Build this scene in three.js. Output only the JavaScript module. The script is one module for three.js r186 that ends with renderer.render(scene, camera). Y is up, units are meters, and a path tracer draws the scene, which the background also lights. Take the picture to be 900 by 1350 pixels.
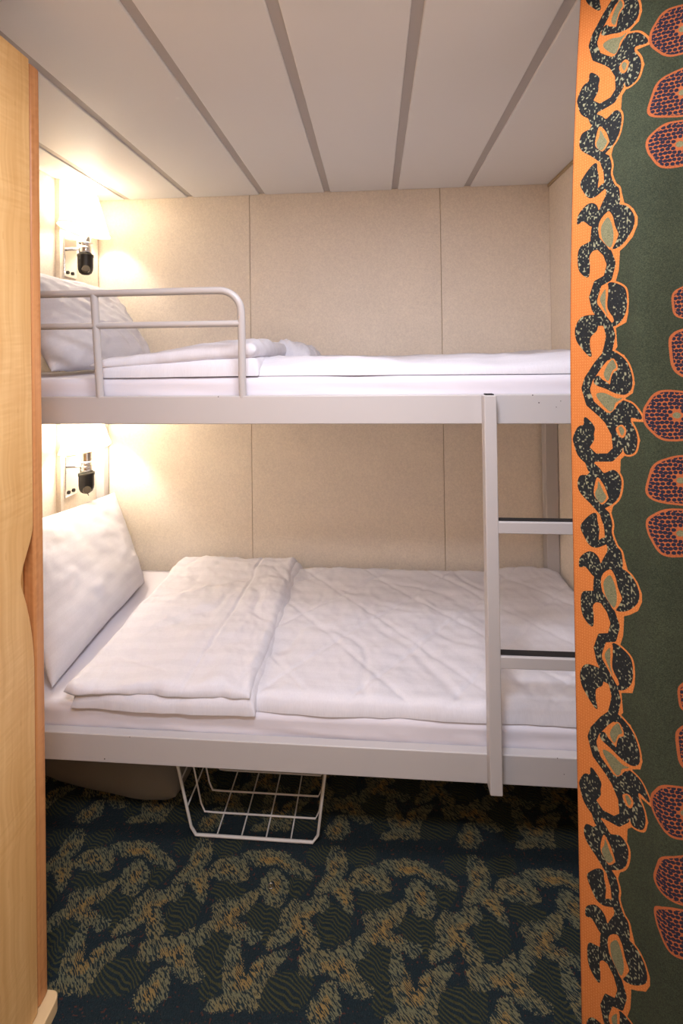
import * as THREE from 'three';
import { RoundedBoxGeometry } from 'three/addons/geometries/RoundedBoxGeometry.js';
import { mergeGeometries, mergeVertices } from 'three/addons/utils/BufferGeometryUtils.js';
import { ImprovedNoise } from 'three/addons/math/ImprovedNoise.js';
import { RectAreaLightUniformsLib } from 'three/addons/lights/RectAreaLightUniformsLib.js';

// ---------------------------------------------------------------- camera, light, exposure
const EYE = 1.38;                       // eye height above the carpet
const CEIL = EYE + 0.723, BACK = 2.018, LEFT = -1.285, RIGHT = 0.765, FRONT = -0.95;   // depth is measured from the camera, z = -depth
const scene = new THREE.Scene();
const renderer = new THREE.WebGLRenderer({ antialias: true });
renderer.toneMapping = THREE.LinearToneMapping;
renderer.toneMappingExposure = 1.38;
renderer.shadowMap.enabled = true;
RectAreaLightUniformsLib.init();

const FOCAL = 596.76;                   // in pixels of the 900 x 1350 frame; the lens is shifted down, verticals stay upright
const camera = new THREE.PerspectiveCamera(2 * Math.atan(675 / FOCAL) * 180 / Math.PI, 900 / 1350, 0.02, 20);
camera.setViewOffset(900, 1350, 0, 675 - 458.2, 900, 1350);
camera.rotation.order = 'YXZ';
camera.rotation.set(0.0126, 0.0722, -0.0118);
camera.position.set(0, EYE, 0);
scene.add(camera);

// the cabin's two ceiling lights, above the top of the frame: each throws its own shadow of the rails on the carpet
const CEILING_LAMPS = [
  { x: 0.05, d: 0.58, w: 0.34, h: 0.17, colour: 0xeef0ff, power: 38, label: 'flat rectangular ceiling light nearer the bunks' },
  { x: -0.15, d: 0.06, w: 0.34, h: 0.17, colour: 0xeef0ff, power: 70, label: 'flat rectangular ceiling light farther from the bunks' },
];
for (const { x, d, w, h, colour, power } of CEILING_LAMPS) {
  const l = new THREE.RectAreaLight(colour, power, w, h);
  l.position.set(x, CEIL - 0.034, -d); l.lookAt(x, 0, -d); scene.add(l);
}
const BED_LAMP = { colour: 0xfff8ee, power: { upper: 0.27, lower: 0.52 }, glow: 2.5 };

// ---------------------------------------------------------------- helpers
let seed = 20240611;
const rnd = () => { seed = (seed + 0x6d2b79f5) | 0; let t = Math.imul(seed ^ (seed >>> 15), 1 | seed); t = (t + Math.imul(t ^ (t >>> 7), 61 | t)) ^ t; return ((t ^ (t >>> 14)) >>> 0) / 4294967296; };
const perlin = new ImprovedNoise();
const noise = (x, y, z = 0) => perlin.noise(x + 11.3, y + 5.7, z + 3.1);
const fbm = (x, y, z = 0) => noise(x, y, z) + 0.5 * noise(2.1 * x, 2.1 * y, z + 7) + 0.25 * noise(4.3 * x, 4.3 * y, z + 13);
const clamp = (v, a = 0, b = 1) => Math.min(b, Math.max(a, v));
const lerp = (a, b, t) => a + (b - a) * t;
const smooth = (a, b, v) => { const t = clamp((v - a) / (b - a)); return t * t * (3 - 2 * t); };
const bump = (v, c, w) => Math.exp(-(((v - c) / w) ** 2));
const V = (x, y, d) => new THREE.Vector3(x, y, -d);

const taken = {};
function numbered(name) { taken[name] = (taken[name] ?? -1) + 1; return taken[name] ? `${name}_${String(taken[name]).padStart(3, '0')}` : name; }
function mesh(name, geometry, material, parent) {
  const m = new THREE.Mesh(geometry, material);
  m.name = parent ? name : numbered(name); m.castShadow = m.receiveShadow = true;
  (parent ?? scene).add(m);
  return m;
}
function thing(name, label, category, group) {
  const g = new THREE.Group(); g.name = numbered(name); g.userData = { label, category };
  if (group) g.userData.group = group;
  scene.add(g); return g;
}
function tag(o, label, category, group) { o.userData = { label, category }; if (group) o.userData.group = group; return o; }
function structure(o, label, category) { o.userData = { label, category, kind: 'structure' }; return o; }
// texture coordinates in metres, taken from the two axes a face lies in
function metres(g) {
  const p = g.attributes.position, n = g.attributes.normal, uv = new Float32Array(p.count * 2);
  for (let i = 0; i < p.count; i++) {
    const ax = Math.abs(n.getX(i)), ay = Math.abs(n.getY(i)), az = Math.abs(n.getZ(i));
    if (ay >= ax && ay >= az) { uv[2 * i] = p.getX(i); uv[2 * i + 1] = p.getZ(i); }
    else if (ax >= az) { uv[2 * i] = p.getZ(i); uv[2 * i + 1] = p.getY(i); }
    else { uv[2 * i] = p.getX(i); uv[2 * i + 1] = p.getY(i); }
  }
  g.setAttribute('uv', new THREE.BufferAttribute(uv, 2));
  return g;
}
// box between x0..x1, y0..y1, depth d0..d1
function box(x0, x1, y0, y1, d0, d1, r = 0) {
  const w = x1 - x0, h = y1 - y0, d = d1 - d0;
  const g = r ? new RoundedBoxGeometry(w, h, d, 3, r) : new THREE.BoxGeometry(w, h, d);
  g.translate((x0 + x1) / 2, (y0 + y1) / 2, -(d0 + d1) / 2);
  return metres(g);
}
function tube(points, r, seg = 24, sides = 10, curved = true) {
  const curve = curved ? new THREE.CatmullRomCurve3(points, false, 'centripetal') : new THREE.CurvePath();
  if (!curved) for (let i = 1; i < points.length; i++) curve.add(new THREE.LineCurve3(points[i - 1], points[i]));
  return new THREE.TubeGeometry(curve, seg, r, sides);
}
// straight round bar with closed ends
function bar(a, b, r, sides = 12) {
  const dir = b.clone().sub(a), g = new THREE.CylinderGeometry(r, r, dir.length(), sides);
  g.applyQuaternion(new THREE.Quaternion().setFromUnitVectors(new THREE.Vector3(0, 1, 0), dir.clone().normalize()));
  g.translate((a.x + b.x) / 2, (a.y + b.y) / 2, (a.z + b.z) / 2);
  return g;
}
// closed surface from a top and a bottom sheet that meet along their rim
function shell(nu, nv, top, bottom, uvOf) {
  const pos = [], uv = [], idx = [];
  for (const f of [top, bottom]) for (let j = 0; j <= nv; j++) for (let i = 0; i <= nu; i++) {
    const p = f(i / nu, j / nv), t = uvOf(i / nu, j / nv); pos.push(p.x, p.y, p.z); uv.push(t[0], t[1]);
  }
  const row = nu + 1, half = row * (nv + 1);
  for (let j = 0; j < nv; j++) for (let i = 0; i < nu; i++) {
    const a = j * row + i, b = a + 1, c = a + row, d = c + 1;
    idx.push(a, b, d, a, d, c, half + a, half + d, half + b, half + a, half + c, half + d);
  }
  let g = new THREE.BufferGeometry();
  g.setAttribute('position', new THREE.Float32BufferAttribute(pos, 3));
  g.setAttribute('uv', new THREE.Float32BufferAttribute(uv, 2));
  g.setIndex(idx);
  g = mergeVertices(g, 1e-6); g.computeVertexNormals();
  return g;
}
const denser = (s) => lerp(s, 0.5 - 0.5 * Math.cos(Math.PI * s), 0.55);       // rows closer together near the rim
// a soft slab of cloth lying on something: x0..x1, depth d0..d1, resting height base, thickness, rim radius, relief in metres
function cloth({ x0, x1, d0, d1, base, thick, rim = 0.03, seat = 0.35, nx = 120, nd = 90, relief = () => 0, outline = () => [0, 0] }) {
  const at = (s, t) => {
    const a = denser(s), b = denser(t); let x = lerp(x0, x1, a), d = lerp(d0, d1, b);
    const e = Math.min(a, 1 - a) * (x1 - x0), f = Math.min(b, 1 - b) * (d1 - d0);
    const q = (v) => { const k = clamp(v / rim); return Math.sqrt(1 - (1 - k) * (1 - k)); };
    const h = q(e) * q(f), o = outline(x, d, a, b);
    return { x: x + o[0], d: d + o[1], h, xr: x, dr: d };
  };
  const num = (f, x, d) => typeof f === 'function' ? f(x, d) : f;
  const top = (s, t) => { const p = at(s, t), T = num(thick, p.xr, p.dr); return V(p.x, num(base, p.xr, p.dr) + Math.max(T * seat * (1 - p.h), T * (seat + (1 - seat) * p.h) + relief(p.xr, p.dr) * p.h), p.d); };
  const under = (s, t) => { const p = at(s, t), T = num(thick, p.xr, p.dr); return V(p.x, num(base, p.xr, p.dr) + T * seat * (1 - p.h), p.d); };
  return shell(nx, nd, top, under, (s, t) => [lerp(x0, x1, denser(s)), lerp(d0, d1, denser(t))]);
}
// pillow spanned by four corners (a-b along the bottom, c-d along the top), puffed to both sides
function pillow({ a, b, c, d, thick, wrinkle, concave = 0.035, belly = () => 1, n = 72 }) {
  const patch = (s, t) => a.clone().lerp(b, s).lerp(c.clone().lerp(d, s), t);
  const nrm = b.clone().sub(a).cross(c.clone().sub(a)).normalize();
  const f = (sign) => (s0, t0) => {
    const s = denser(s0), t = denser(t0), S = 2 * s - 1, T = 2 * t - 1;
    const si = 0.5 + 0.5 * S * (1 - concave * (1 - T * T) - 0.012 * noise(3 * T, 7)), ti = 0.5 + 0.5 * T * (1 - concave * (1 - S * S) - 0.012 * noise(3 * S, 2));
    const p = patch(si, ti);
    const h = Math.pow(clamp(1 - S ** 4), 0.62) * Math.pow(clamp(1 - T ** 4), 0.62);
    const w = wrinkle(s, t, sign) * Math.sqrt(h);
    return p.addScaledVector(nrm, sign * (thick * 0.5 * h * belly(s, t) + w));
  };
  const w = a.distanceTo(b), hgt = a.distanceTo(c);
  return shell(n, n, f(1), f(-1), (s, t) => [denser(s) * w, denser(t) * hgt]);
}

// ---------------------------------------------------------------- textures
function canvas(w, h) { const c = document.createElement('canvas'); c.width = w; c.height = h; return [c, c.getContext('2d')]; }
function texture(w, h, paint, sizeX, sizeY, srgb = true) {     // paint(x, y) -> [r, g, b] 0..255
  const data = new Uint8Array(w * h * 4);
  for (let y = 0; y < h; y++) for (let x = 0; x < w; x++) { const c = paint(x, y), i = 4 * (y * w + x); data[i] = clamp(c[0], 0, 255); data[i + 1] = clamp(c[1], 0, 255); data[i + 2] = clamp(c[2], 0, 255); data[i + 3] = 255; }
  const t = new THREE.DataTexture(data, w, h);
  t.wrapS = t.wrapT = THREE.RepeatWrapping; t.magFilter = THREE.LinearFilter; t.minFilter = THREE.LinearMipmapLinearFilter; t.generateMipmaps = true;
  t.repeat.set(1 / sizeX, 1 / sizeY); if (srgb) t.colorSpace = THREE.SRGBColorSpace; t.needsUpdate = true;
  return t;
}
// value noise that repeats after n cells
function tiled(n, m = n) {
  const g = new Float32Array(n * m); for (let i = 0; i < g.length; i++) g[i] = rnd();
  return (u, v) => {                                           // u, v in 0..1
    const x = u * n, y = v * m, i = Math.floor(x), j = Math.floor(y), fx = x - i, fy = y - j, a = (fx * fx) * (3 - 2 * fx), b = (fy * fy) * (3 - 2 * fy);
    const at = (p, q) => g[(((q % m) + m) % m) * n + (((p % n) + n) % n)];
    return lerp(lerp(at(i, j), at(i + 1, j), a), lerp(at(i, j + 1), at(i + 1, j + 1), a), b);
  };
}
const mixc = (a, b, t) => [lerp(a[0], b[0], t), lerp(a[1], b[1], t), lerp(a[2], b[2], t)];

// beige wall laminate with a fine mottled fleck
const wallMap = (() => {
  const a = tiled(220), b = tiled(110), c = tiled(9);
  return texture(768, 768, (x, y) => { const u = x / 768, v = y / 768, k = (a(u, v) - 0.5) * 10 + (b(u, v) - 0.5) * 11 + (c(u, v) - 0.5) * 4; return [244 + k, 230 + k, 212 + 0.9 * k]; }, 0.6, 0.6);
})();
// figured maple: long upright grain, faint ripples across it
const woodPaint = (base, dark) => {
  const a = tiled(90, 5), b = tiled(22, 3), c = tiled(10, 150), d = tiled(5, 8), e = tiled(60, 20);
  return (x, y) => {
    const u = x / 512, v = y / 1024;
    const wob = u + 0.03 * (d(u, v) - 0.5);
    let k = 0.42 * (a(wob, v) - 0.5) + 0.5 * (b(wob, v) - 0.5) + 0.26 * (c(u, v + 0.04 * u) - 0.5) * smooth(0.25, 0.75, d(u, v)) * 1.6;
    if (e(u, v) > 0.965) k += 0.35;
    return mixc(base, dark, clamp(0.4 + k));
  };
};
const mapleMap = texture(512, 1024, woodPaint([238, 194, 130], [214, 160, 94]), 0.32, 0.62);
const trimMap = texture(512, 1024, woodPaint([220, 156, 98], [186, 120, 68]), 0.1, 0.9);
// white satin bed linen with a woven stripe
const linenMap = (() => { const a = tiled(160); return texture(256, 512, (x, y) => { const s = (y / 512 * 8) % 1 < 0.5 ? 0 : -3, k = (a(x / 256, y / 512) - 0.5) * 6 + s; return [231 + k, 228 + k, 233 + k]; }, 0.2, 0.4); })();
const linenBump = (() => { const a = tiled(128); return texture(256, 256, (x, y) => { const k = 128 + (a(x / 256, y / 256) - 0.5) * 120; return [k, k, k]; }, 0.12, 0.12, false); })();
// printed shapes of the curtain (millimetres from its hem edge and down from 1.85 m) and of the carpet (millimetres in plan)
const PRINT_DARK = [[[32,36],[45,44],[55,54],[70,46],[79,55],[80,72],[75,92],[65,105],[54,115],[61,123],[61,133],[50,128],[34,112],[17,96],[12,82],[16,66],[28,62],[33,54],[30,45]],[[50,122],[61,126],[65,141],[64,156],[71,177],[78,186],[80,204],[78,220],[68,220],[57,219],[50,215],[60,189],[57,173],[55,148],[50,132]],[[40,129],[32,134],[21,148],[16,159],[21,173],[30,187],[40,188],[51,181],[59,174],[53,170],[44,177],[43,169],[44,155],[41,139]],[[12,232],[14,217],[25,204],[34,201],[42,207],[47,221],[55,224],[46,244],[35,241],[25,231],[18,229]],[[61,213],[78,215],[91,221],[99,230],[105,243],[104,259],[96,273],[84,285],[73,289],[71,285],[80,266],[75,255],[71,235],[68,224]],[[42,270],[28,274],[17,280],[14,298],[17,321],[30,334],[32,315],[31,298],[38,287],[51,284]],[[67,351],[89,363],[93,385],[91,404],[82,420],[72,426],[73,414],[64,392],[64,368]],[[52,410],[36,407],[20,411],[11,428],[12,448],[20,463],[35,480],[33,464],[34,446],[44,434],[47,425],[57,423]],[[63,471],[80,479],[93,493],[101,516],[100,535],[90,546],[76,545],[61,538],[43,530],[47,518],[61,529],[67,533],[71,517],[76,506],[78,495],[72,485],[61,486]],[[62,587],[75,576],[82,561],[92,561],[105,567],[116,585],[100,585],[98,595],[106,610],[108,627],[103,644],[91,650],[85,639],[75,622]],[[26,595],[39,609],[38,623],[38,633],[29,653],[40,668],[31,678],[14,665],[6,642],[6,632],[14,614],[24,608]]];
const PRINT_STROKES = [[[61,211],[52,221],[45,234],[42,250],[41,267],[51,282],[62,296],[68,314],[68,320],[63,341],[47,349],[40,373],[44,393],[53,410],[64,426],[68,445],[65,462],[61,479],[48,496],[32,523],[27,540],[34,567],[54,585],[64,596],[75,619],[77,646],[65,661],[41,665],[28,653]],[[30,672],[35,686],[41,692]]];
const PRINT_HOLES = [[[45,62],[55,75],[60,89],[61,97],[52,109],[44,104],[38,93],[40,74]],[[63,222],[52,231],[47,246],[49,264],[58,278],[68,291],[79,270],[79,263],[74,250],[70,232]],[[63,353],[54,362],[46,381],[54,398],[70,420],[72,413],[63,394],[64,368]],[[71,485],[59,495],[54,510],[52,520],[63,528],[67,529],[69,512],[78,505],[78,495]],[[75,608],[84,601],[91,608],[89,620],[84,624],[78,619]],[[35,538],[47,536],[63,544],[90,551],[84,561],[80,564],[75,571],[65,582],[47,569],[38,555]]];
const PRINT_INNER = [[[46,69],[53,84],[58,95],[50,107],[42,101],[40,91],[44,81]],[[62,232],[53,243],[51,255],[55,273],[67,287],[72,269],[69,246]],[[59,361],[51,376],[54,389],[64,409],[60,394],[60,370]],[[70,487],[61,500],[57,515],[64,525],[70,508],[76,501],[74,492]],[[79,608],[83,604],[88,611],[84,620]],[[45,549],[49,561],[65,579],[72,574],[75,564],[86,554],[76,555],[58,547]]];
const PRINT_BOUND = [[80,46],[82,73],[78,93],[68,109],[65,122],[68,147],[66,161],[73,175],[82,185],[89,215],[104,228],[111,244],[111,258],[104,277],[92,289],[82,296],[81,318],[80,331],[75,350],[89,359],[96,378],[97,404],[93,422],[76,431],[77,450],[78,464],[74,471],[89,479],[101,504],[107,527],[103,544],[90,554],[92,558],[107,563],[122,591],[102,593],[108,603],[114,623],[108,645],[89,653],[81,662]];
const PRINT_LEAF = [[[-130,1274],[-101,1261],[-96,1227],[-112,1198],[-143,1182],[-158,1160],[-167,1168],[-150,1200],[-143,1234]],[[-112,1198],[-85,1182],[-70,1136],[-82,1135],[-99,1155],[-121,1171],[-142,1174]],[[-81,1200],[-60,1224],[-28,1231],[-1,1223],[19,1197],[9,1183],[-33,1185],[-70,1187]],[[-1,1242],[38,1254],[97,1253],[128,1241],[163,1224],[191,1203],[175,1198],[135,1209],[105,1225],[79,1223],[47,1221],[10,1229]],[[82,1205],[113,1203],[130,1173],[121,1136],[101,1138],[73,1157],[65,1178]],[[-42,1125],[-12,1135],[23,1146],[54,1160],[52,1135],[36,1115],[7,1105],[26,1095],[63,1083],[86,1077],[71,1065],[29,1073],[-8,1085],[-27,1077],[-36,1058],[-57,1050],[-55,1075],[-32,1103]],[[151,1142],[175,1139],[206,1149],[237,1155],[232,1135],[196,1121],[198,1106],[216,1085],[226,1065],[209,1050],[194,1063],[180,1086],[154,1071],[125,1058],[112,1064],[134,1094],[133,1117]],[[29,1063],[46,1046],[54,1027],[74,1003],[94,1029],[118,1038],[155,1047],[137,1023],[117,999],[108,969],[99,957],[12,951],[16,963],[38,970],[22,1012],[23,1038]],[[-179,1042],[-152,1048],[-101,1058],[-79,1074],[-68,1053],[-62,1026],[-44,1008],[-26,996],[-48,992],[-74,996],[-97,1011],[-116,1023],[-152,1017],[-175,1019]],[[-110,1004],[-95,980],[-97,956],[-109,944],[-146,941],[-153,958],[-139,983]]];
const PRINT_FERN = [[[-139,1144],[-92,1134],[-76,1112],[-84,1084],[-121,1067],[-146,1077],[-154,1107]],[[-45,1054],[-17,1070],[20,1062],[23,1038],[18,1005],[26,984],[-5,962],[-22,978],[-26,1003],[-49,1027]],[[46,1123],[86,1134],[129,1120],[120,1094],[107,1064],[90,1070],[54,1093]],[[125,1000],[162,1015],[213,1012],[217,994],[202,964],[119,958]],[[-58,1166],[-22,1177],[19,1171],[23,1154],[-17,1139],[-47,1141]],[[133,1191],[184,1194],[181,1172],[158,1154],[134,1165]],[[175,1268],[242,1277],[223,1237],[186,1235]],[[-92,1261],[-29,1281],[-17,1251],[-66,1233]]];
const REPEAT = 638;
function trace(g, pts, ox, oy, k, soft = true) {
  g.beginPath();
  const n = pts.length, p = (i) => [(pts[(i + n) % n][0] + ox) * k, (pts[(i + n) % n][1] + oy) * k];
  if (!soft) { pts.forEach((_, i) => (i ? g.lineTo(...p(i)) : g.moveTo(...p(i)))); g.closePath(); return; }
  g.moveTo(...p(0));
  for (let i = 0; i < n; i++) {                                // smooth curve through every point
    const [a, b, c, d] = [p(i - 1), p(i), p(i + 1), p(i + 2)];
    g.bezierCurveTo(b[0] + (c[0] - a[0]) / 6, b[1] + (c[1] - a[1]) / 6, c[0] - (d[0] - b[0]) / 6, c[1] - (d[1] - b[1]) / 6, c[0], c[1]);
  }
  g.closePath();
}
const CURTAIN_W = 450;
const curtainMap = (() => {
  const k = 2.6, W = Math.round(CURTAIN_W * k), H = Math.round(REPEAT * k), [c, g] = canvas(W, H);
  const layer = (paint) => { for (const o of [-REPEAT, 0, REPEAT]) paint(o); };
  g.lineJoin = g.lineCap = 'round';
  g.fillStyle = '#00ff00'; g.fillRect(0, 0, W, H);                        // green ground
  const border = [-1, 0, 1].flatMap((o) => PRINT_BOUND.map(([x, y]) => [x + 0.5, y + o * REPEAT]));
  g.fillStyle = '#ff0000'; g.beginPath(); g.moveTo(0, -900 * k); border.forEach(([x, y]) => g.lineTo(x * k, y * k)); g.lineTo(0, 2000 * k); g.closePath(); g.fill();
  g.strokeStyle = '#ff0000'; g.lineWidth = 3 * k;
  layer((o) => PRINT_DARK.forEach((p) => { trace(g, p, 0, o, k); g.lineWidth = 10 * k; g.stroke(); g.fillStyle = '#ff0000'; g.fill(); }));
  layer((o) => PRINT_HOLES.forEach((p) => { trace(g, p, 0, o, k); g.fillStyle = '#ff0000'; g.fill(); }));
  layer((o) => {
    g.fillStyle = g.strokeStyle = '#0000ff';
    PRINT_DARK.forEach((p) => { trace(g, p, 0, o, k); g.fill(); g.lineWidth = 3.6 * k; g.stroke(); });
    PRINT_STROKES.forEach((p) => { g.lineWidth = 14.5 * k; g.beginPath(); p.forEach(([x, y], i) => (i ? g.lineTo(x * k, (y + o) * k) : g.moveTo(x * k, (y + o) * k))); g.stroke(); });
    PRINT_HOLES.forEach((p) => { trace(g, p, 0, o, k); g.fillStyle = '#ff0000'; g.fill(); });
    PRINT_INNER.forEach((p) => { trace(g, p, 0, o, k); g.fillStyle = '#00ffff'; g.fill(); });
  });
  // dotted fruit on the green ground: outline, then rows of dots
  const fruit = (cx, cy, rx, ry, lift, o) => {
    const pts = []; for (let i = 0; i < 26; i++) { const a = i / 26 * Math.PI * 2, w = 1 + 0.035 * Math.sin(5 * a + cx + cy); const sx = Math.sign(Math.sin(a)) * Math.abs(Math.sin(a)) ** 0.75, sy = Math.sign(Math.cos(a)) * Math.abs(Math.cos(a)) ** 0.85; pts.push([cx + rx * w * sx * (1 - lift * sy), cy - ry * w * sy]); }
    g.fillStyle = '#ff00ff'; trace(g, pts, 0, o, k); g.fill();
    g.save(); trace(g, pts.map(([x, y]) => [cx + (x - cx) * 0.92, cy + (y - cy) * 0.92]), 0, o, k); g.clip();
    g.fillStyle = '#000000';
    for (let r = -12; r <= 12; r++) for (let q = -12; q <= 12; q++) {
      const x = cx + q * 6.6 + (r & 1 ? 3.3 : 0) + 0.8 * Math.sin(3 * r + q), y = cy + r * 6.2 + 0.7 * Math.sin(5 * q + r);
      if (Math.hypot(x - cx, (y - cy)) < 9) continue;
      g.beginPath(); g.ellipse(x * k, (y + o) * k, 3.2 * k, 3.0 * k, 0, 0, 7); g.fill();
    }
    g.fillStyle = '#00ffff'; g.beginPath(); g.ellipse(cx * k, (cy + o) * k, 6 * k, 5 * k, 0, 0, 7); g.fill();
    g.restore();
  };
  layer((o) => {
    for (const [cx, cy, rx, ry, l] of [[176, -108, 47, 45, 0], [180, 6, 48, 44, 0.25], [178, 98, 47, 42, -0.1], [214, 378, 46, 33, 0.05], [222, 470, 58, 50, -0.12],
      [300, 120, 45, 43, 0], [296, 225, 48, 44, 0.2], [302, 318, 46, 42, 0], [352, 540, 46, 36, 0], [360, 625, 52, 46, 0]]) fruit(cx * 0.93, (cy - 470) * 0.93 + 478, rx * 0.93, ry * 0.93, l, o);
  });
  const px = g.getImageData(0, 0, W, H).data;
  const melange = tiled(W >> 1, H >> 1), fleck = tiled(Math.round(CURTAIN_W / 2.2), Math.round(REPEAT / 3.2)), broad = tiled(12, 18);
  return texture(W, H, (x, y0) => {
    const y = H - 1 - y0, i = 4 * (y * W + x), r = px[i], gr = px[i + 1], b = px[i + 2], u = x / W, v = y / H, m = melange(u, v) - 0.5, f = fleck(u, v);
    const xm = x / k, ym = y / k;
    if (b > 128 && r < 128 && gr < 128) return f > 0.66 ? mixc([30, 34, 36], [160, 156, 120], smooth(0.66, 0.86, f)) : [25 + 18 * m, 27 + 18 * m, 27 + 18 * m];
    if (b > 128 && gr > 128) return [128 + 50 * m, 126 + 50 * m, 92 + 40 * m];
    if (r > 128 && b > 128) return [184 + 25 * m, 98 + 20 * m, 50 + 14 * m];
    if (r < 100 && gr < 100 && b < 100) return [30 + 12 * m, 27 + 12 * m, 48 + 16 * m];
    if (gr > 128) { const q = 8 * (broad(u, v) - 0.5) + 40 * m; return [54 + q, 61 + q, 40 + 0.8 * q]; }
    const knit = smooth(0.55, 1, Math.sin(xm * 2 * Math.PI / 4.2) * 0.5 + 0.5) * smooth(0.45, 1, Math.sin(ym * 2 * Math.PI / 5.1 + Math.round(xm / 4.2) * 0.4) * 0.5 + 0.5);
    const q = 16 * m + 20 * knit; return [216 + q, 126 + 1.3 * q, 56 + 1.5 * q];
  }, CURTAIN_W / 1000, REPEAT / 1000);
})();

const CARPET_X = 375, CARPET_D = 360;
const carpetMap = (() => {
  const N = 1400, kx = N / CARPET_X, [c, g] = canvas(N, Math.round(CARPET_D * kx)), M = c.height;
  g.fillStyle = '#000'; g.fillRect(0, 0, N, M);
  const each = (list, colour, shrink = 1, grow = 0) => {
    for (const p of list) {
      const cx = p.reduce((s, q) => s + q[0], 0) / p.length, cy = p.reduce((s, q) => s + q[1], 0) / p.length;
      const pts = p.map(([x, y]) => [cx + (x - cx) * shrink, cy + (y - cy) * shrink]);
      g.fillStyle = colour;
      for (let i = -2; i <= 3; i++) for (let j = -5; j <= 1; j++) { trace(g, pts, i * CARPET_X, j * CARPET_D, kx); g.fill(); if (grow) { g.lineWidth = grow * kx; g.strokeStyle = colour; g.stroke(); } }
    }
  };
  each(PRINT_FERN, '#00ff00', 1.08); each(PRINT_LEAF, '#ff0000', 1.05, 7); each(PRINT_LEAF, '#ff00ff', 0.5);
  const px = g.getImageData(0, 0, N, M).data;
  const cells = 190, dash = tiled(cells, cells), wob = tiled(30), fine = tiled(260), tone = tiled(14), dots = tiled(84);
  return texture(N, M, (x, y0) => {
    const y = M - 1 - y0, u = x / N, v = y / M, jx = x + 26 * (wob(u, v) - 0.5), jy = y + 26 * (wob(v, u) - 0.5);
    const X = ((Math.round(jx + 30 * (dash(v, u) - 0.5)) % N) + N) % N, Y = ((Math.round(jy + 34 * (dash(u, v) - 0.5)) % M) + M) % M, i = 4 * (Y * N + X);
    const q = dash((x + y * N / M) / N, v * 0.42), q2 = fine(u, v), k = 14 * (q2 - 0.5);
    const ground = [21 + k, 40 + k, 46 + k];
    if (px[i] > 128) {
      const core = px[i + 2] > 128 ? 0.75 : 0.15, col = mixc([120, 118, 88], [166, 130, 70], clamp(core + 0.5 * (tone(u, v) - 0.5)));
      return mixc(col, ground, smooth(0.48, 0.62, q) * 0.9).map((c0) => c0 + k);
    }
    if (px[i + 1] > 128) { const s = Math.sin((y + 18 * Math.sin(x / 46 + 4 * tone(u, v)) + 0.5 * x) * 2 * Math.PI / 34); return mixc(ground, [82 + k, 78 + k, 40 + k], smooth(-0.1, 0.6, s) * 0.8); }
    return dots(u, v) > 0.86 ? mixc(ground, [104, 52, 36], 0.75) : ground;
  }, CARPET_X / 1000, CARPET_D / 1000);
})();
const pileBump = (() => { const a = tiled(200), b = tiled(90); return texture(512, 512, (x, y) => { const k = 255 * (0.5 * a(x / 512, y / 512) + 0.5 * b(x / 512, y / 512)); return [k, k, k]; }, 0.3, 0.3, false); })();

// ---------------------------------------------------------------- materials
const std = (o) => new THREE.MeshStandardMaterial(o);
const phys = (o) => new THREE.MeshPhysicalMaterial(o);
const M = {
  wall: std({ map: wallMap, roughness: 0.62 }),
  ceiling: std({ color: 0xeceae8, roughness: 0.42 }),
  strip: std({ color: 0xbdb6b1, roughness: 0.5 }),
  joint: std({ color: 0xc4ae8c, roughness: 0.8 }),
  carpet: std({ color: 0xe0e0e0, map: carpetMap, roughness: 1, bumpMap: pileBump, bumpScale: 0.003 }),
  maple: std({ map: mapleMap, roughness: 0.42 }),
  trim: std({ map: trimMap, roughness: 0.4 }),
  lightWood: std({ color: 0xe9c894, roughness: 0.5 }),
  paint: std({ color: 0xc5bfbc, roughness: 0.36 }),
  chip: std({ color: 0x3a302a, roughness: 0.7 }),
  tread: std({ color: 0x1d1917, roughness: 0.8 }),
  linen: std({ map: linenMap, roughness: 0.88, bumpMap: linenBump, bumpScale: 0.0004, side: THREE.DoubleSide }),
  mattress: std({ color: 0xe4dfe5, roughness: 0.9 }),
  base: std({ color: 0xf0eeea, roughness: 0.7 }),
  shadedSack: std({ color: 0x7c7468, roughness: 0.85 }),  // pale cloth; the shade under the bunk is darkened into this colour
  wire: std({ color: 0xe6e1da, roughness: 0.45 }),
  chrome: std({ color: 0xe4e2de, roughness: 0.1, metalness: 1 }),
  black: std({ color: 0x17140f, roughness: 0.38 }),
  knob: std({ color: 0x5a5248, roughness: 0.45, metalness: 0.3 }),
  shade: phys({ color: 0xfdf3e2, roughness: 1, transmission: 0.32, thickness: 0, side: THREE.DoubleSide }),
  shadeEdge: std({ color: 0xcaa873, roughness: 0.8 }),
  bulb: std({ color: 0xffffff, emissive: BED_LAMP.colour, emissiveIntensity: BED_LAMP.glow }),
  diffuser: std({ color: 0xffffff, emissive: CEILING_LAMPS[0].colour, emissiveIntensity: 3, roughness: 0.6 }),
  curtain: std({ color: 0xe8e8e8, map: curtainMap, roughness: 0.95, side: THREE.DoubleSide }),
  steel: std({ color: 0xb9b6b2, roughness: 0.35, metalness: 1 }),
};

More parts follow.
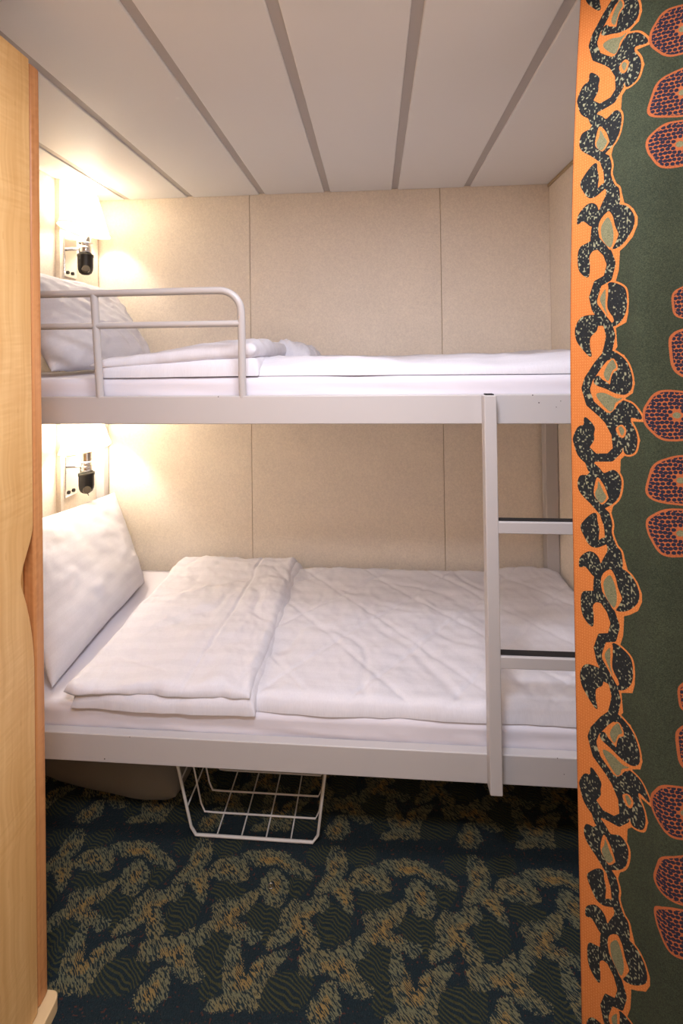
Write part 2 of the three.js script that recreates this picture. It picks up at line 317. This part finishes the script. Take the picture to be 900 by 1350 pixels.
// ---------------------------------------------------------------- room
const T = 0.08;
structure(mesh('floor', box(LEFT - T, RIGHT + T, -T, 0, FRONT - T, BACK + T), M.carpet), 'dark teal carpet with a tan and olive leaf pattern', 'carpet');
structure(mesh('wall_left', box(LEFT - T, LEFT, 0, CEIL + 0.06, FRONT, BACK), M.wall), 'beige cabin wall behind the two reading lamps', 'wall');
structure(mesh('wall_right', box(RIGHT, RIGHT + T, 0, CEIL + 0.06, FRONT, BACK), M.wall), 'beige cabin wall at the foot of the bunks, beside the curtain', 'wall');
structure(mesh('wall_front', box(LEFT - T, RIGHT + T, 0, CEIL + 0.06, FRONT - T, FRONT), M.wall), 'plain cabin wall facing the bunks', 'wall');
{
  const w = new THREE.Group(); w.name = 'wall_back'; scene.add(w);
  structure(w, 'beige speckled wall of three upright panels behind the bunks', 'wall');
  mesh('backing', box(LEFT - T, RIGHT + T, 0, CEIL + 0.06, BACK + 0.006, BACK + T), M.joint, w);
  const seams = [LEFT, -0.558, 0.2983, RIGHT];
  for (let i = 0; i < 3; i++) mesh('wall_panel', box(seams[i] + (i ? 0.0013 : 0), seams[i + 1] - (i < 2 ? 0.0013 : 0), 0, CEIL + 0.01, BACK, BACK + 0.012, 0.0012), M.wall, w);
  // upright cover panel on the left wall that carries both lamps
  structure(mesh('trim_1', box(LEFT, LEFT + 0.02, 0, CEIL - 0.001, 1.743, 1.997, 0.002), M.wall), 'narrow upright cover panel carrying the reading lamps', 'panel');
}
{
  const c = new THREE.Group(); c.name = 'ceiling'; scene.add(c);
  structure(c, 'off-white ceiling of long metal panels with grey joint strips', 'ceiling');
  mesh('backing', box(LEFT - T, RIGHT + T, CEIL + 0.02, CEIL + 0.02 + T, FRONT - T, BACK + T), M.strip, c);
  const joints = [-1.133, -0.832, -0.498, -0.2015, 0.0999, 0.4147], g = 0.0135;
  const edges = [LEFT + 0.001 - g, ...joints, RIGHT - 0.004 + g];
  for (let i = 0; i < edges.length - 1; i++) mesh('ceiling_panel', box(edges[i] + g, edges[i + 1] - g, CEIL, CEIL + 0.024, FRONT, BACK - 0.002, 0.004), M.ceiling, c);
  for (const x of joints) mesh('joint_strip', box(x - g, x + g, CEIL + 0.006, CEIL + 0.022, FRONT, BACK - 0.002), M.strip, c);
  structure(mesh('trim_2', box(RIGHT - 0.006, RIGHT, CEIL - 0.012, CEIL, FRONT, BACK), M.joint), 'thin edge strip between the ceiling and the right wall', 'trim');
}
for (const { x, d, w, h, label } of CEILING_LAMPS) {
  const l = thing('ceiling_light', label, 'ceiling light', 'ceiling lights of the cabin');
  const f = 0.012, y0 = CEIL - 0.03;
  mesh('housing', mergeGeometries([box(x - w / 2 - f, x - w / 2, y0, CEIL, d - h / 2 - f, d + h / 2 + f), box(x + w / 2, x + w / 2 + f, y0, CEIL, d - h / 2 - f, d + h / 2 + f), box(x - w / 2, x + w / 2, y0, CEIL, d - h / 2 - f, d - h / 2), box(x - w / 2, x + w / 2, y0, CEIL, d + h / 2, d + h / 2 + f)]), M.paint, l);
  mesh('diffuser', box(x - w / 2, x + w / 2, y0 + 0.002, CEIL - 0.002, d - h / 2, d + h / 2), M.diffuser, l);
}
// ---------------------------------------------------------------- wardrobe on the left
{
  const w = thing('wardrobe', 'tall maple wardrobe with a finger notch in its door edge', 'wardrobe');
  const XF = -0.718, DF = 0.897, TOP = 2.008;
  // the wardrobe stands a touch out of plumb, its foot nearer the bed than its top
  const lean = (g) => { const q = g.attributes.position; for (let i = 0; i < q.count; i++) q.setX(i, q.getX(i) + 0.0068 * (TOP - q.getY(i))); g.computeVertexNormals(); return g; };
  mesh('carcass', lean(box(LEFT + 0.002, XF - 0.024, 0.03, TOP - 0.012, -0.25, DF - 0.012)), M.maple, w);
  // door: outline in depth and height, a notch to hook the fingers in
  const s = new THREE.Shape(), edge = [];
  for (let i = 0; i <= 60; i++) {
    const y = lerp(1.06, 0.70, i / 60), dip = y > 0.925 ? smooth(1.035, 0.925, y) : Math.pow(clamp(1 - (0.925 - y) / 0.19), 1.9);
    edge.push([DF - 0.034 * dip, y]);
  }
  s.moveTo(-0.24, 0.035); s.lineTo(-0.24, TOP); s.lineTo(DF, TOP); for (const [d, y] of edge) s.lineTo(d, y); s.lineTo(DF, 0.035); s.closePath();
  const g = new THREE.ExtrudeGeometry(s, { depth: 0.016, bevelEnabled: true, bevelThickness: 0.002, bevelSize: 0.002, bevelOffset: -0.002, bevelSegments: 2, curveSegments: 8 });
  g.applyMatrix4(new THREE.Matrix4().makeBasis(new THREE.Vector3(0, 0, -1), new THREE.Vector3(0, 1, 0), new THREE.Vector3(1, 0, 0)).setPosition(XF - 0.018, 0, 0));
  mesh('door', lean(metres(g)), M.maple, w);
  const post = mesh('corner_post', lean(box(XF - 0.03, XF - 0.003, 0.032, TOP - 0.002, DF + 0.006, DF + 0.034, 0.006)), M.trim, w);
  post.userData.label = 'reddish brown corner post';
  mesh('back_panel', lean(box(LEFT + 0.002, XF - 0.03, 0.03, TOP - 0.012, DF - 0.012, DF + 0.024)), M.maple, w);
  const p = new THREE.Shape(); const x0 = LEFT + 0.002, x1 = -0.683, d0 = -0.25, d1 = 0.935, r = 0.018;
  p.moveTo(x0, d0); p.lineTo(x1, d0); p.lineTo(x1, d1 - r); p.quadraticCurveTo(x1, d1, x1 - r, d1); p.lineTo(x0, d1); p.closePath();
  const pg = new THREE.ExtrudeGeometry(p, { depth: 0.026, bevelEnabled: true, bevelThickness: 0.002, bevelSize: 0.002, bevelOffset: -0.002, bevelSegments: 2 });
  pg.rotateX(-Math.PI / 2); pg.translate(0, 0.002, 0);
  const plinth = mesh('plinth', pg, M.lightWood, w); plinth.userData.label = 'pale rounded plinth board';
}
// ---------------------------------------------------------------- bunk bed
const RAIL = 1.17, UPPER = 1.271, LOWER = 0.371;
{
  const b = thing('bunk_bed', 'white painted steel bunk bed with ladder and guard rail', 'bunk bed');
  for (const [top, name] of [[UPPER, 'upper'], [LOWER, 'lower']]) {
    const r = mesh('side_rail', box(LEFT + 0.003, RIGHT - 0.003, top - 0.0745, top, RAIL, RAIL + 0.024, 0.003), M.paint, b);
    mesh('bed_base', box(LEFT + 0.024, RIGHT - 0.004, top - 0.05, top - 0.028, RAIL + 0.024, BACK - 0.008), M.base, b);
    mesh('back_rail', box(LEFT + 0.06, RIGHT - 0.056, top - 0.07, top - 0.02, BACK - 0.04, BACK - 0.012, 0.003), M.paint, b);
    // chipped paint along the rail
    const spots = name === 'upper' ? [[0.41, -0.021, 0.0016], [0.463, -0.017, 0.0011], [0.452, -0.032, 0.0011], [0.49, -0.037, 0.001], [0.395, -0.002, 0.0015], [-0.412, -0.002, 0.0014]] : [[-0.73, -0.064, 0.0018], [-0.66, -0.003, 0.0012], [0.455, -0.04, 0.0011], [0.44, -0.0015, 0.0012]];
    for (const [x, dy, q] of spots) { const c = new THREE.CylinderGeometry(q, q, 0.0006, 7); c.rotateX(Math.PI / 2); c.translate(x, top + dy, -(RAIL - 0.0001)); mesh('paint_chip', c, M.chip, r); }
  }
  mesh('corner_post', box(LEFT + 0.0205, LEFT + 0.058, 0, UPPER - 0.05, BACK - 0.046, BACK - 0.008, 0.003), M.paint, b);
  mesh('corner_post', box(0.712, RIGHT - 0.002, 0, UPPER - 0.05, BACK - 0.054, BACK - 0.008, 0.003), M.paint, b);
  // guard rail: two tubes bent over at the head end, leaning a little outwards
  const tilt = (y) => RAIL + 0.008 - 0.09 * (y - UPPER), q = (x, y) => V(x, y, tilt(y)), R = 0.0098, yt = 1.547;
  const path = [q(-1.19, yt), q(-0.9, yt), q(-0.6, yt), q(-0.40, yt)];
  for (let i = 1; i <= 8; i++) { const a = i / 8 * Math.PI / 2; path.push(q(-0.40 + 0.055 * Math.sin(a), yt - 0.055 + 0.055 * Math.cos(a))); }
  path.push(q(-0.346, 1.42), q(-0.348, 1.34), q(-0.349, UPPER - 0.004));
  const gr = mesh('guard_rail', tube(path, R, 120, 14), M.paint, b);
  mesh('middle_rail', bar(q(-1.19, 1.461), q(-0.348, 1.461), R * 0.9, 14), M.paint, gr);
  mesh('upright', bar(q(-0.742, UPPER - 0.004), q(-0.742, yt), R, 14), M.paint, gr);
  mesh('upright', bar(q(-1.19, UPPER - 0.004), q(-1.19, yt), R, 14), M.paint, gr);
  // ladder hooked on both rails
  const lad = new THREE.Group(); lad.name = 'ladder'; b.add(lad);
  const L0 = RAIL - 0.032, xs = [0.268, 0.66];
  for (const x of xs) {
    mesh('stile', box(x, x + 0.0305, 0.297, UPPER + 0.001, L0, RAIL - 0.0005, 0.003), M.paint, lad);
    mesh('end_cap', box(x + 0.005, x + 0.0255, UPPER, UPPER + 0.004, L0 + 0.006, RAIL - 0.006, 0.001), M.tread, lad);
  }
  for (const y of [0.962, 0.634]) {
    mesh('rung', box(xs[0] + 0.028, xs[1] + 0.002, y - 0.029, y, L0 + 0.001, RAIL - 0.0015, 0.0025), M.paint, lad);
    mesh('tread_strip', box(xs[0] + 0.033, xs[1] - 0.003, y - 0.002, y + 0.0016, L0 + 0.008, RAIL - 0.004, 0.0006), M.tread, lad);
  }
}
// ---------------------------------------------------------------- mattresses, duvets, pillows
// a mattress in a tucked sheet: full-height flanks with soft sagging folds along the front
function sheetedMattress(base, top, label, z) {
  const x0 = LEFT + 0.024, x1 = RIGHT - 0.006, d0 = RAIL + 0.027, d1 = BACK - 0.06, r = 0.02, prof = [];
  for (let i = 0; i <= 8; i++) prof.push([0, lerp(base, top - r, i / 8)]);
  for (let i = 1; i <= 6; i++) { const a = i / 6 * Math.PI / 2; prof.push([r - r * Math.cos(a), top - r + r * Math.sin(a)]); }
  for (let i = 1; i <= 30; i++) prof.push([lerp(r, d1 - d0, i / 30), top]);
  prof.push([d1 - d0, base], [0, base]);
  const n = 200, pos = [], uv = [], idx = [], m = prof.length;
  for (let i = 0; i <= n; i++) { const x = lerp(x0, x1, i / n); prof.forEach(([dd, y], j) => {
    const side = j < 9 ? Math.sin(j / 8 * Math.PI) : 0, up = j >= 9 && j < m - 3 ? 1 : 0;
    const drape = side * (0.004 * fbm(2.2 * x + 3 * y, 26 * y + 1.3 * Math.sin(2 * x + z), z) + 0.002 * noise(14 * x + 20 * y, 6 * y, z));
    pos.push(x, y + up * 0.0022 * fbm(3 * x, 5 * dd, z) * (j > 14 ? 1 : 0.3), -(d0 + dd + drape)); uv.push(x, y - dd);
  }); }
  for (let i = 0; i < n; i++) for (let j = 0; j < m - 1; j++) { const a = i * m + j, b2 = a + m; idx.push(a, b2, a + 1, a + 1, b2, b2 + 1); }
  for (const i of [0, n]) { const c = pos.length / 3; pos.push(lerp(x0, x1, i / n), (base + top) / 2, -(d0 + d1) / 2); uv.push(0, 0); for (let j = 0; j < m - 1; j++) { const a = i * m + j; if (i) idx.push(c, a + 1, a); else idx.push(c, a, a + 1); } }
  const g = new THREE.BufferGeometry(); g.setAttribute('position', new THREE.Float32BufferAttribute(pos, 3)); g.setAttribute('uv', new THREE.Float32BufferAttribute(uv, 2)); g.setIndex(idx); g.computeVertexNormals();
  return tag(mesh('mattress', g, M.mattress), label, 'mattress');
}
sheetedMattress(LOWER - 0.027, 0.425, 'mattress in a white sheet on the lower bunk', 1.5);
sheetedMattress(UPPER - 0.027, 1.319, 'mattress in a white sheet on the upper bunk', 7.5);
const crease = (v, w) => -Math.exp(-((v / w) ** 2));
const tri = (v) => Math.abs(((v % 1) + 1) % 1 - 0.5) * 2;          // 0..1..0
{
  // lower duvet: quilted flat part and the part folded back twice
  const d = thing('duvet', 'white quilted duvet on the lower bunk, folded back double near the pillow', 'duvet');
  const quilt = (x, dd) => { const a = tri((x + dd * 0.9) / 0.26), b = tri((x - dd * 0.9) / 0.26); return -0.0035 * Math.exp(-((a / 0.07) ** 2)) - 0.0035 * Math.exp(-((b / 0.07) ** 2)); };
  const soft = (x, dd, z) => 0.011 * fbm(3.2 * x, 4.5 * dd, z) + 0.004 * fbm(13 * x + 6 * dd, 9 * dd - 4 * x, z + 3) - 0.004 * Math.max(0, 1 - 7 * Math.abs(noise(5 * x + 3 * dd, 4 * dd - 2 * x, z + 8)));
  mesh('spread_part', cloth({ x0: -0.46, x1: RIGHT - 0.006, d0: RAIL + 0.03, d1: BACK - 0.058, base: (x, dd) => 0.4292 - 0.008 * smooth(RAIL + 0.04, RAIL + 0.028, dd) + 0.014 * smooth(1.85, 1.99, dd) * bump(x, 0.62, 0.12), thick: 0.036, rim: 0.035, seat: 0.06, nx: 240, nd: 150,
    relief: (x, dd) => soft(x, dd, 2) + quilt(x, dd) + 0.004 * smooth(1.32, 1.2, dd) * Math.sin(26 * x + 3 * noise(4 * x, 1)) * noise(5 * x, 8) + 0.02 * bump(x, 0.6, 0.12) * bump(dd, 1.92, 0.12),
    outline: (x, dd, a, b) => [0, b < 0.5 ? 0.008 * fbm(5 * x, 1.2) * (1 - 2 * b) : 0] }), M.linen, d);
  mesh('folded_under_layer', cloth({ x0: -0.835, x1: -0.325, d0: RAIL + 0.012, d1: BACK - 0.045, base: (x, dd) => 0.4292 - 0.009 * smooth(RAIL + 0.04, RAIL + 0.024, dd), thick: 0.046, rim: 0.024, seat: 0.12, nx: 130, nd: 150,
    relief: (x, dd) => 0.5 * soft(x, dd, 5),
    outline: (x, dd, a, b) => [0.010 * fbm(1, 5 * dd), 0.010 * fbm(6 * x, 3.3)] }), M.linen, d);
  mesh('folded_top_layer', cloth({ x0: -0.85, x1: -0.335, d0: RAIL + 0.018, d1: BACK - 0.04, base: 0.456, thick: 0.034, rim: 0.026, seat: 0.35, nx: 150, nd: 170,
    relief: (x, dd) => 1.35 * soft(x, dd, 9) + 0.005 * crease(x + 0.50 + 0.12 * (1.6 - dd) * 0.4, 0.005) + 0.006 * smooth(1.42, 1.2, dd) * Math.sin(30 * x + 22 * dd + 3 * noise(4 * x, 4)) * (0.6 + noise(3 * x, 5)),
    outline: (x, dd, a, b) => [0.012 * fbm(2, 4 * dd) + 0.03 * smooth(1.5, 1.95, dd) * (a < 0.5 ? -0.3 : -0.4), 0.012 * fbm(7 * x, 2.3) - 0.01 * bump(x, -0.82, 0.06)] }), M.linen, d);
}
{
  // upper duvet: thinner, folded back near the pillow with a crumpled end
  const d = thing('duvet', 'white duvet on the upper bunk, folded back behind the guard rail', 'duvet');
  const soft = (x, dd, z) => 0.009 * fbm(3.2 * x, 4 * dd, z) + 0.0035 * fbm(13 * x, 9 * dd, z);
  mesh('spread_part', cloth({ x0: -0.40, x1: RIGHT - 0.006, d0: RAIL + 0.03, d1: BACK - 0.012, base: (x, dd) => 1.3252 - 0.006 * smooth(RAIL + 0.038, RAIL + 0.028, dd), thick: (x, dd) => 0.042 + 0.018 * smooth(0.45, 0.75, x), rim: 0.10, seat: 0.02, nx: 220, nd: 130,
    relief: (x, dd) => soft(x, dd, 4) + 0.012 * smooth(1.5, 1.25, dd) * Math.sin(9 * x + 22 * dd) * (0.4 + noise(3 * x, 6)), outline: (x, dd, a, b) => [0, b < 0.5 ? (0.012 + 0.016 * fbm(3 * x, 4.2)) * (1 - 2 * b) : 0] }), M.linen, d);
  mesh('folded_under_layer', cloth({ x0: -0.77, x1: -0.31, d0: RAIL + 0.03, d1: BACK - 0.08, base: (x, dd) => 1.3232 - 0.008 * smooth(RAIL + 0.04, RAIL + 0.028, dd), thick: (x) => 0.028 + 0.02 * smooth(-0.75, -0.35, x), rim: 0.022, seat: 0.12, nx: 100, nd: 110, relief: (x, dd) => 0.5 * soft(x, dd, 5), outline: (x, dd) => [0.01 * fbm(1, 5 * dd), 0.006 * fbm(6 * x, 3.3)] }), M.linen, d);
  mesh('folded_top_layer', cloth({ x0: -0.785, x1: -0.315, d0: RAIL + 0.036, d1: BACK - 0.09, base: (x) => 1.343 + 0.024 * smooth(-0.75, -0.35, x), thick: (x) => 0.026 + 0.030 * smooth(-0.8, -0.4, x), rim: 0.028, seat: 0.4, nx: 130, nd: 130,
    relief: (x, dd) => soft(x, dd, 9) + 0.005 * Math.sin(24 * x + 10 * dd) * bump(x, -0.74, 0.08) + 0.004 * Math.sin(50 * dd + 20 * x) * bump(x, -0.34, 0.05), outline: (x, dd) => [0.012 * fbm(2, 4 * dd), 0.008 * fbm(7 * x, 2.3)] }), M.linen, d);
  mesh('crumpled_end', cloth({ x0: -0.36, x1: -0.225, d0: 1.62, d1: BACK - 0.10, base: 1.345, thick: (x) => 0.085 - 0.25 * (x + 0.36), rim: 0.03, seat: 0.3, nx: 60, nd: 60,
    relief: (x, dd) => 0.016 * fbm(20 * x, 12 * dd, 3) + 0.008 * Math.abs(noise(40 * x + 8 * dd, 26 * dd, 5)), outline: (x, dd) => [0.012 * fbm(3, 16 * dd), 0.012 * fbm(14 * x, 7)] }), M.linen, d);
}
const foldsAt = (s, t, z) => 0.006 * fbm(3 * s, 3 * t, z) + 0.004 * fbm(9 * (s + t), 4 * (s - t), z + 4) + 0.005 * Math.sin(34 * (s + 0.4 * t) + 4 * noise(3 * s, 3 * t, z)) * Math.max(0, noise(2.5 * s, 2.5 * t, z + 9)) * 1.5;
tag(mesh('pillow', pillow({ a: V(-0.925, 0.437, 1.235), b: V(-0.965, 0.437, 1.83), c: V(-1.225, 0.815, 1.40), d: V(-1.178, 0.765, 1.975), thick: 0.13, concave: 0.03, belly: (s, t) => 1 - 0.3 * t,
  wrinkle: (s, t, k) => 0.9 * foldsAt(s, t, 3 + k) }), M.linen), 'plump white pillow leaning on the wall on the lower bunk', 'pillow');
tag(mesh('pillow', pillow({ a: V(-0.965, 1.335, 1.29), b: V(-0.93, 1.335, 1.86), c: V(-1.225, 1.69, 1.42), d: V(-1.165, 1.66, 1.95), thick: 0.15, concave: 0.03, belly: (s, t) => 1 - 0.25 * t,
  wrinkle: (s, t, k) => 1.9 * foldsAt(s, t, 21 + k) }), M.linen), 'white pillow leaning on the wall behind the guard rail', 'pillow');
// ---------------------------------------------------------------- reading lamps
function readingLamp(y, power, label) {
  const l = thing('wall_lamp', label, 'wall lamp', 'reading lamps at the head of the bunks');
  l.position.set(LEFT + 0.02, y, -1.80);                        // foot of the lamp: middle of its chrome plate, local x out of the wall, local z towards the door
  const rb = (w, h, d, r, x, yy, z) => { const g = new RoundedBoxGeometry(w, h, d, 3, r); g.translate(x, yy, z); return g; };
  const plate = mesh('back_plate', rb(0.007, 0.17, 0.078, 0.003, 0.0035, 0, 0), M.chrome, l);
  for (const z of [0.024, -0.006]) { const s = new THREE.CylinderGeometry(0.0075, 0.0075, 0.004, 16); s.rotateZ(Math.PI / 2); s.translate(0.0085, -0.066, z - 0.004); mesh('screw', s, M.black, plate); }
  mesh('arm', bar(new THREE.Vector3(0.006, 0.035, 0), new THREE.Vector3(0.068, 0.035, 0), 0.007, 16), M.chrome, l);
  const lathe = (pts, n = 36) => new THREE.LatheGeometry(pts.map(([r, h]) => new THREE.Vector2(r, h)), n);
  const X = 0.07;
  const sk = mesh('socket', lathe([[0, 0.012], [0.024, 0.012], [0.024, 0.03], [0.021, 0.032], [0.024, 0.035], [0.024, 0.040], [0.020, 0.043], [0.020, 0.052], [0.027, 0.055], [0.029, 0.058], [0.021, 0.061], [0.021, 0.10], [0.015, 0.103], [0.015, 0.155], [0, 0.155]]).translate(X, 0, 0), M.chrome, l);
  const hs = mesh('switch_housing', lathe([[0, -0.064], [0.014, -0.063], [0.023, -0.056], [0.0275, -0.044], [0.029, -0.03], [0.029, 0.008], [0.031, 0.010], [0.031, 0.020], [0.027, 0.022], [0, 0.022]]).translate(X, -0.01, 0), M.black, l);
  const kn = new THREE.CylinderGeometry(0.014, 0.0155, 0.012, 24); kn.rotateX(Math.PI / 2); kn.rotateX(-0.35); kn.rotateY(0.65); kn.translate(X + 0.018, -0.054, 0.024); mesh('knob', kn, M.knob, hs);
  mesh('switch_lever', bar(new THREE.Vector3(X + 0.02, -0.065, 0.026), new THREE.Vector3(X + 0.03, -0.074, 0.032), 0.0016, 8), M.black, hs);
  // oval cone shade, flat against the wall
  const rimY = 0.11, H = 0.157, k = 0.46, pts = [];
  for (let i = 0; i <= 14; i++) { const t = i / 14; pts.push([lerp(0.140, 0.072, t) + 0.007 * (1 - t) ** 6, rimY + H * t]); }
  const sg = lathe(pts, 56); sg.scale(k, 1, 1); sg.translate(X, 0, 0);
  const sh = mesh('lamp_shade', sg, M.shade, l);
  for (const [r, yy] of [[0.147, rimY], [0.072, rimY + H]]) {
    const ring = []; for (let i = 0; i < 48; i++) { const q = i / 48 * Math.PI * 2; ring.push(new THREE.Vector3(X + k * r * Math.cos(q), yy, r * Math.sin(q))); }
    mesh('edge_binding', new THREE.TubeGeometry(new THREE.CatmullRomCurve3(ring, true), 72, 0.0011, 6, true), M.shadeEdge, sh);
  }
  mesh('shade_carrier', tube([new THREE.Vector3(X, 0.10, 0.022), new THREE.Vector3(X, 0.112, 0.06), new THREE.Vector3(X, 0.118, 0.136)], 0.0012, 12, 6), M.chrome, sh);
  mesh('bulb', lathe([[0, 0.155], [0.012, 0.155], [0.013, 0.162], [0.020, 0.176], [0.024, 0.192], [0.021, 0.21], [0.012, 0.222], [0, 0.225]], 24).translate(X, 0, 0), M.bulb, l);
  const p = new THREE.PointLight(BED_LAMP.colour, power, 0, 2); p.castShadow = true; p.position.set(X, 0.192, 0); l.add(p);
}
readingLamp(1.793, BED_LAMP.power.upper, 'lit wall lamp with white shade above the upper bunk, near the ceiling');
readingLamp(0.888, BED_LAMP.power.lower, 'lit wall lamp with white shade below the upper bunk rail');

// ---------------------------------------------------------------- under the bed
{
  const b = thing('wire_basket', 'white wire basket on the carpet under the lower bunk', 'wire basket');
  const F = 1.28, B = 1.56, y0 = 0.006, yt = 0.25, xl = (y) => lerp(-0.535, -0.583, y / yt), xr = (y) => lerp(-0.179, -0.146, y / yt);
  const line = (pts, r) => tube(pts, r, pts.length * 5, 7, false);
  mesh('front_frame', line([V(xl(yt), yt, F - 0.012), V(xl(0.02), 0.018, F), V(xl(0) + 0.008, y0, F), V(xr(0) - 0.008, y0, F), V(xr(0.02), 0.018, F), V(xr(yt), yt, F - 0.012)], 0.0042), M.wire, b);
  const rows = [1.345, 1.412, 1.482, B];
  for (const d of rows) mesh('wire', line([V(xl(yt), yt, d), V(xl(0.01) + 0.004, 0.012, d), V(xl(0) + 0.01, y0, d), V(xr(0) - 0.01, y0, d), V(xr(0.01) - 0.004, 0.012, d), V(xr(yt), yt, d)], 0.0026), M.wire, b);
  for (let i = 1; i < 5; i++) { const x = lerp(-0.535, -0.179, i / 5) - 0.003; mesh('wire', line([V(x, y0 - 0.002, F), V(x, y0 - 0.002, B), V(x, yt, B + 0.01)], 0.0023), M.wire, b); }
  for (const y of [0.085, 0.165]) mesh('wire', line([V(xl(y), y, F - 0.004), V(xl(y), y, B), V(xr(y), y, B), V(xr(y), y, F - 0.004)], 0.0023), M.wire, b);
  mesh('top_frame', line([V(xl(yt), yt, F - 0.012), V(xl(yt), yt, B + 0.01), V(xr(yt), yt, B + 0.01), V(xr(yt), yt, F - 0.012), V(xl(yt), yt, F - 0.012)], 0.0042), M.wire, b);
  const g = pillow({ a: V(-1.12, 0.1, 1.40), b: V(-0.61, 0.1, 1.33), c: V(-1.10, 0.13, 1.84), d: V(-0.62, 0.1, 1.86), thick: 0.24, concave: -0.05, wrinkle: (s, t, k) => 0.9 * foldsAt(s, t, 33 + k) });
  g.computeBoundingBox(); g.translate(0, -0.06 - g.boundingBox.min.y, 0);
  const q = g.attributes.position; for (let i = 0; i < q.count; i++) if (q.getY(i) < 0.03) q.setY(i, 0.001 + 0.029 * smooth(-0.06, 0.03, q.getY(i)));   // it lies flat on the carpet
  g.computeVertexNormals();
  tag(mesh('stuffed_bag', g, M.shadedSack), 'stuffed pale cloth bag, coloured darker for the shade under the lower bunk, beside the basket', 'bag');
  const ring = new THREE.TorusGeometry(0.0062, 0.0011, 8, 24); ring.rotateX(Math.PI / 2 - 0.05); ring.translate(-0.285, 0.002, -1.173);
  tag(mesh('metal_ring', ring, M.steel), 'tiny metal ring lying on the carpet in front of the basket', 'ring');
}
// ---------------------------------------------------------------- curtain
{
  const c = thing('curtain', 'green curtain with orange border, dark vine and dotted fruit print', 'curtain');
  const knots = [[0.395, 0.95], [0.43, 0.918], [0.465, 0.884], [0.50, 0.85], [0.535, 0.826], [0.57, 0.816], [0.62, 0.835], [0.67, 0.875], [0.71, 0.87], [0.735, 0.85]].map(([x, d]) => [0.93 * x, 0.93 * d]);
  const curve = new THREE.CatmullRomCurve3(knots.map(([x, d]) => new THREE.Vector3(x, 0, -d)), false, 'catmullrom', 0.5); curve.arcLengthDivisions = 600;
  const L = curve.getLength(), shift = (y) => 0.036 * clamp((y - 1.2) / 0.9) ** 2, y0 = 0.03, y1 = CEIL - 0.022, nu = 150, nv = 110;
  const pts = [], nor = []; for (let i = 0; i <= nu; i++) { const p = curve.getPointAt(i / nu), t = curve.getTangentAt(i / nu); pts.push(p); nor.push(new THREE.Vector3(-t.z, 0, t.x)); }
  const sheet = (off) => (s, t) => {
    const i = Math.round(s * nu), y = lerp(y0, y1, t), p = pts[i].clone(), n = nor[i], a = i / nu * L;
    const edge = Math.min(1, Math.min(s, 1 - s) * 60, Math.min(t, 1 - t) * 60);
    const wave = (0.004 * Math.sin(a * 52 + 1.6 * y + 2 * noise(2 * y, 4)) * smooth(0.06, 0.12, a) + 0.006 * noise(7 * a, 1.4 * y, 2) * smooth(0.02, 0.1, a)) + 0.007 * bump(a, 0.085 + 0.05 * clamp((1.9 - y) / 0.8), 0.022) - 0.008 * bump(a, 0.165 + 0.03 * clamp((1.9 - y) / 1.5), 0.03);
    p.addScaledVector(n, wave + off * edge * 0.0011); p.y = y; p.x += shift(y) * (1 - smooth(0.6, 1, s)); return p;
  };
  mesh('fabric', shell(nu, nv, sheet(-1), sheet(1), (s, t) => [s * L, lerp(y0, y1, t) - 1.85]), M.curtain, c);
  const r = thing('curtain_rail', 'slim white curtain track fixed to the ceiling', 'curtain rail');
  mesh('track', box(0.37, RIGHT - 0.003, CEIL - 0.02, CEIL - 0.0005, 0.785, 0.815, 0.003), M.paint, r);
  for (let i = 0; i < 3; i++) mesh('bracket', box(0.43 + 0.13 * i, 0.45 + 0.13 * i, CEIL - 0.022, CEIL - 0.0005, 0.78, 0.82, 0.002), M.steel, r);
}
renderer.render(scene, camera);
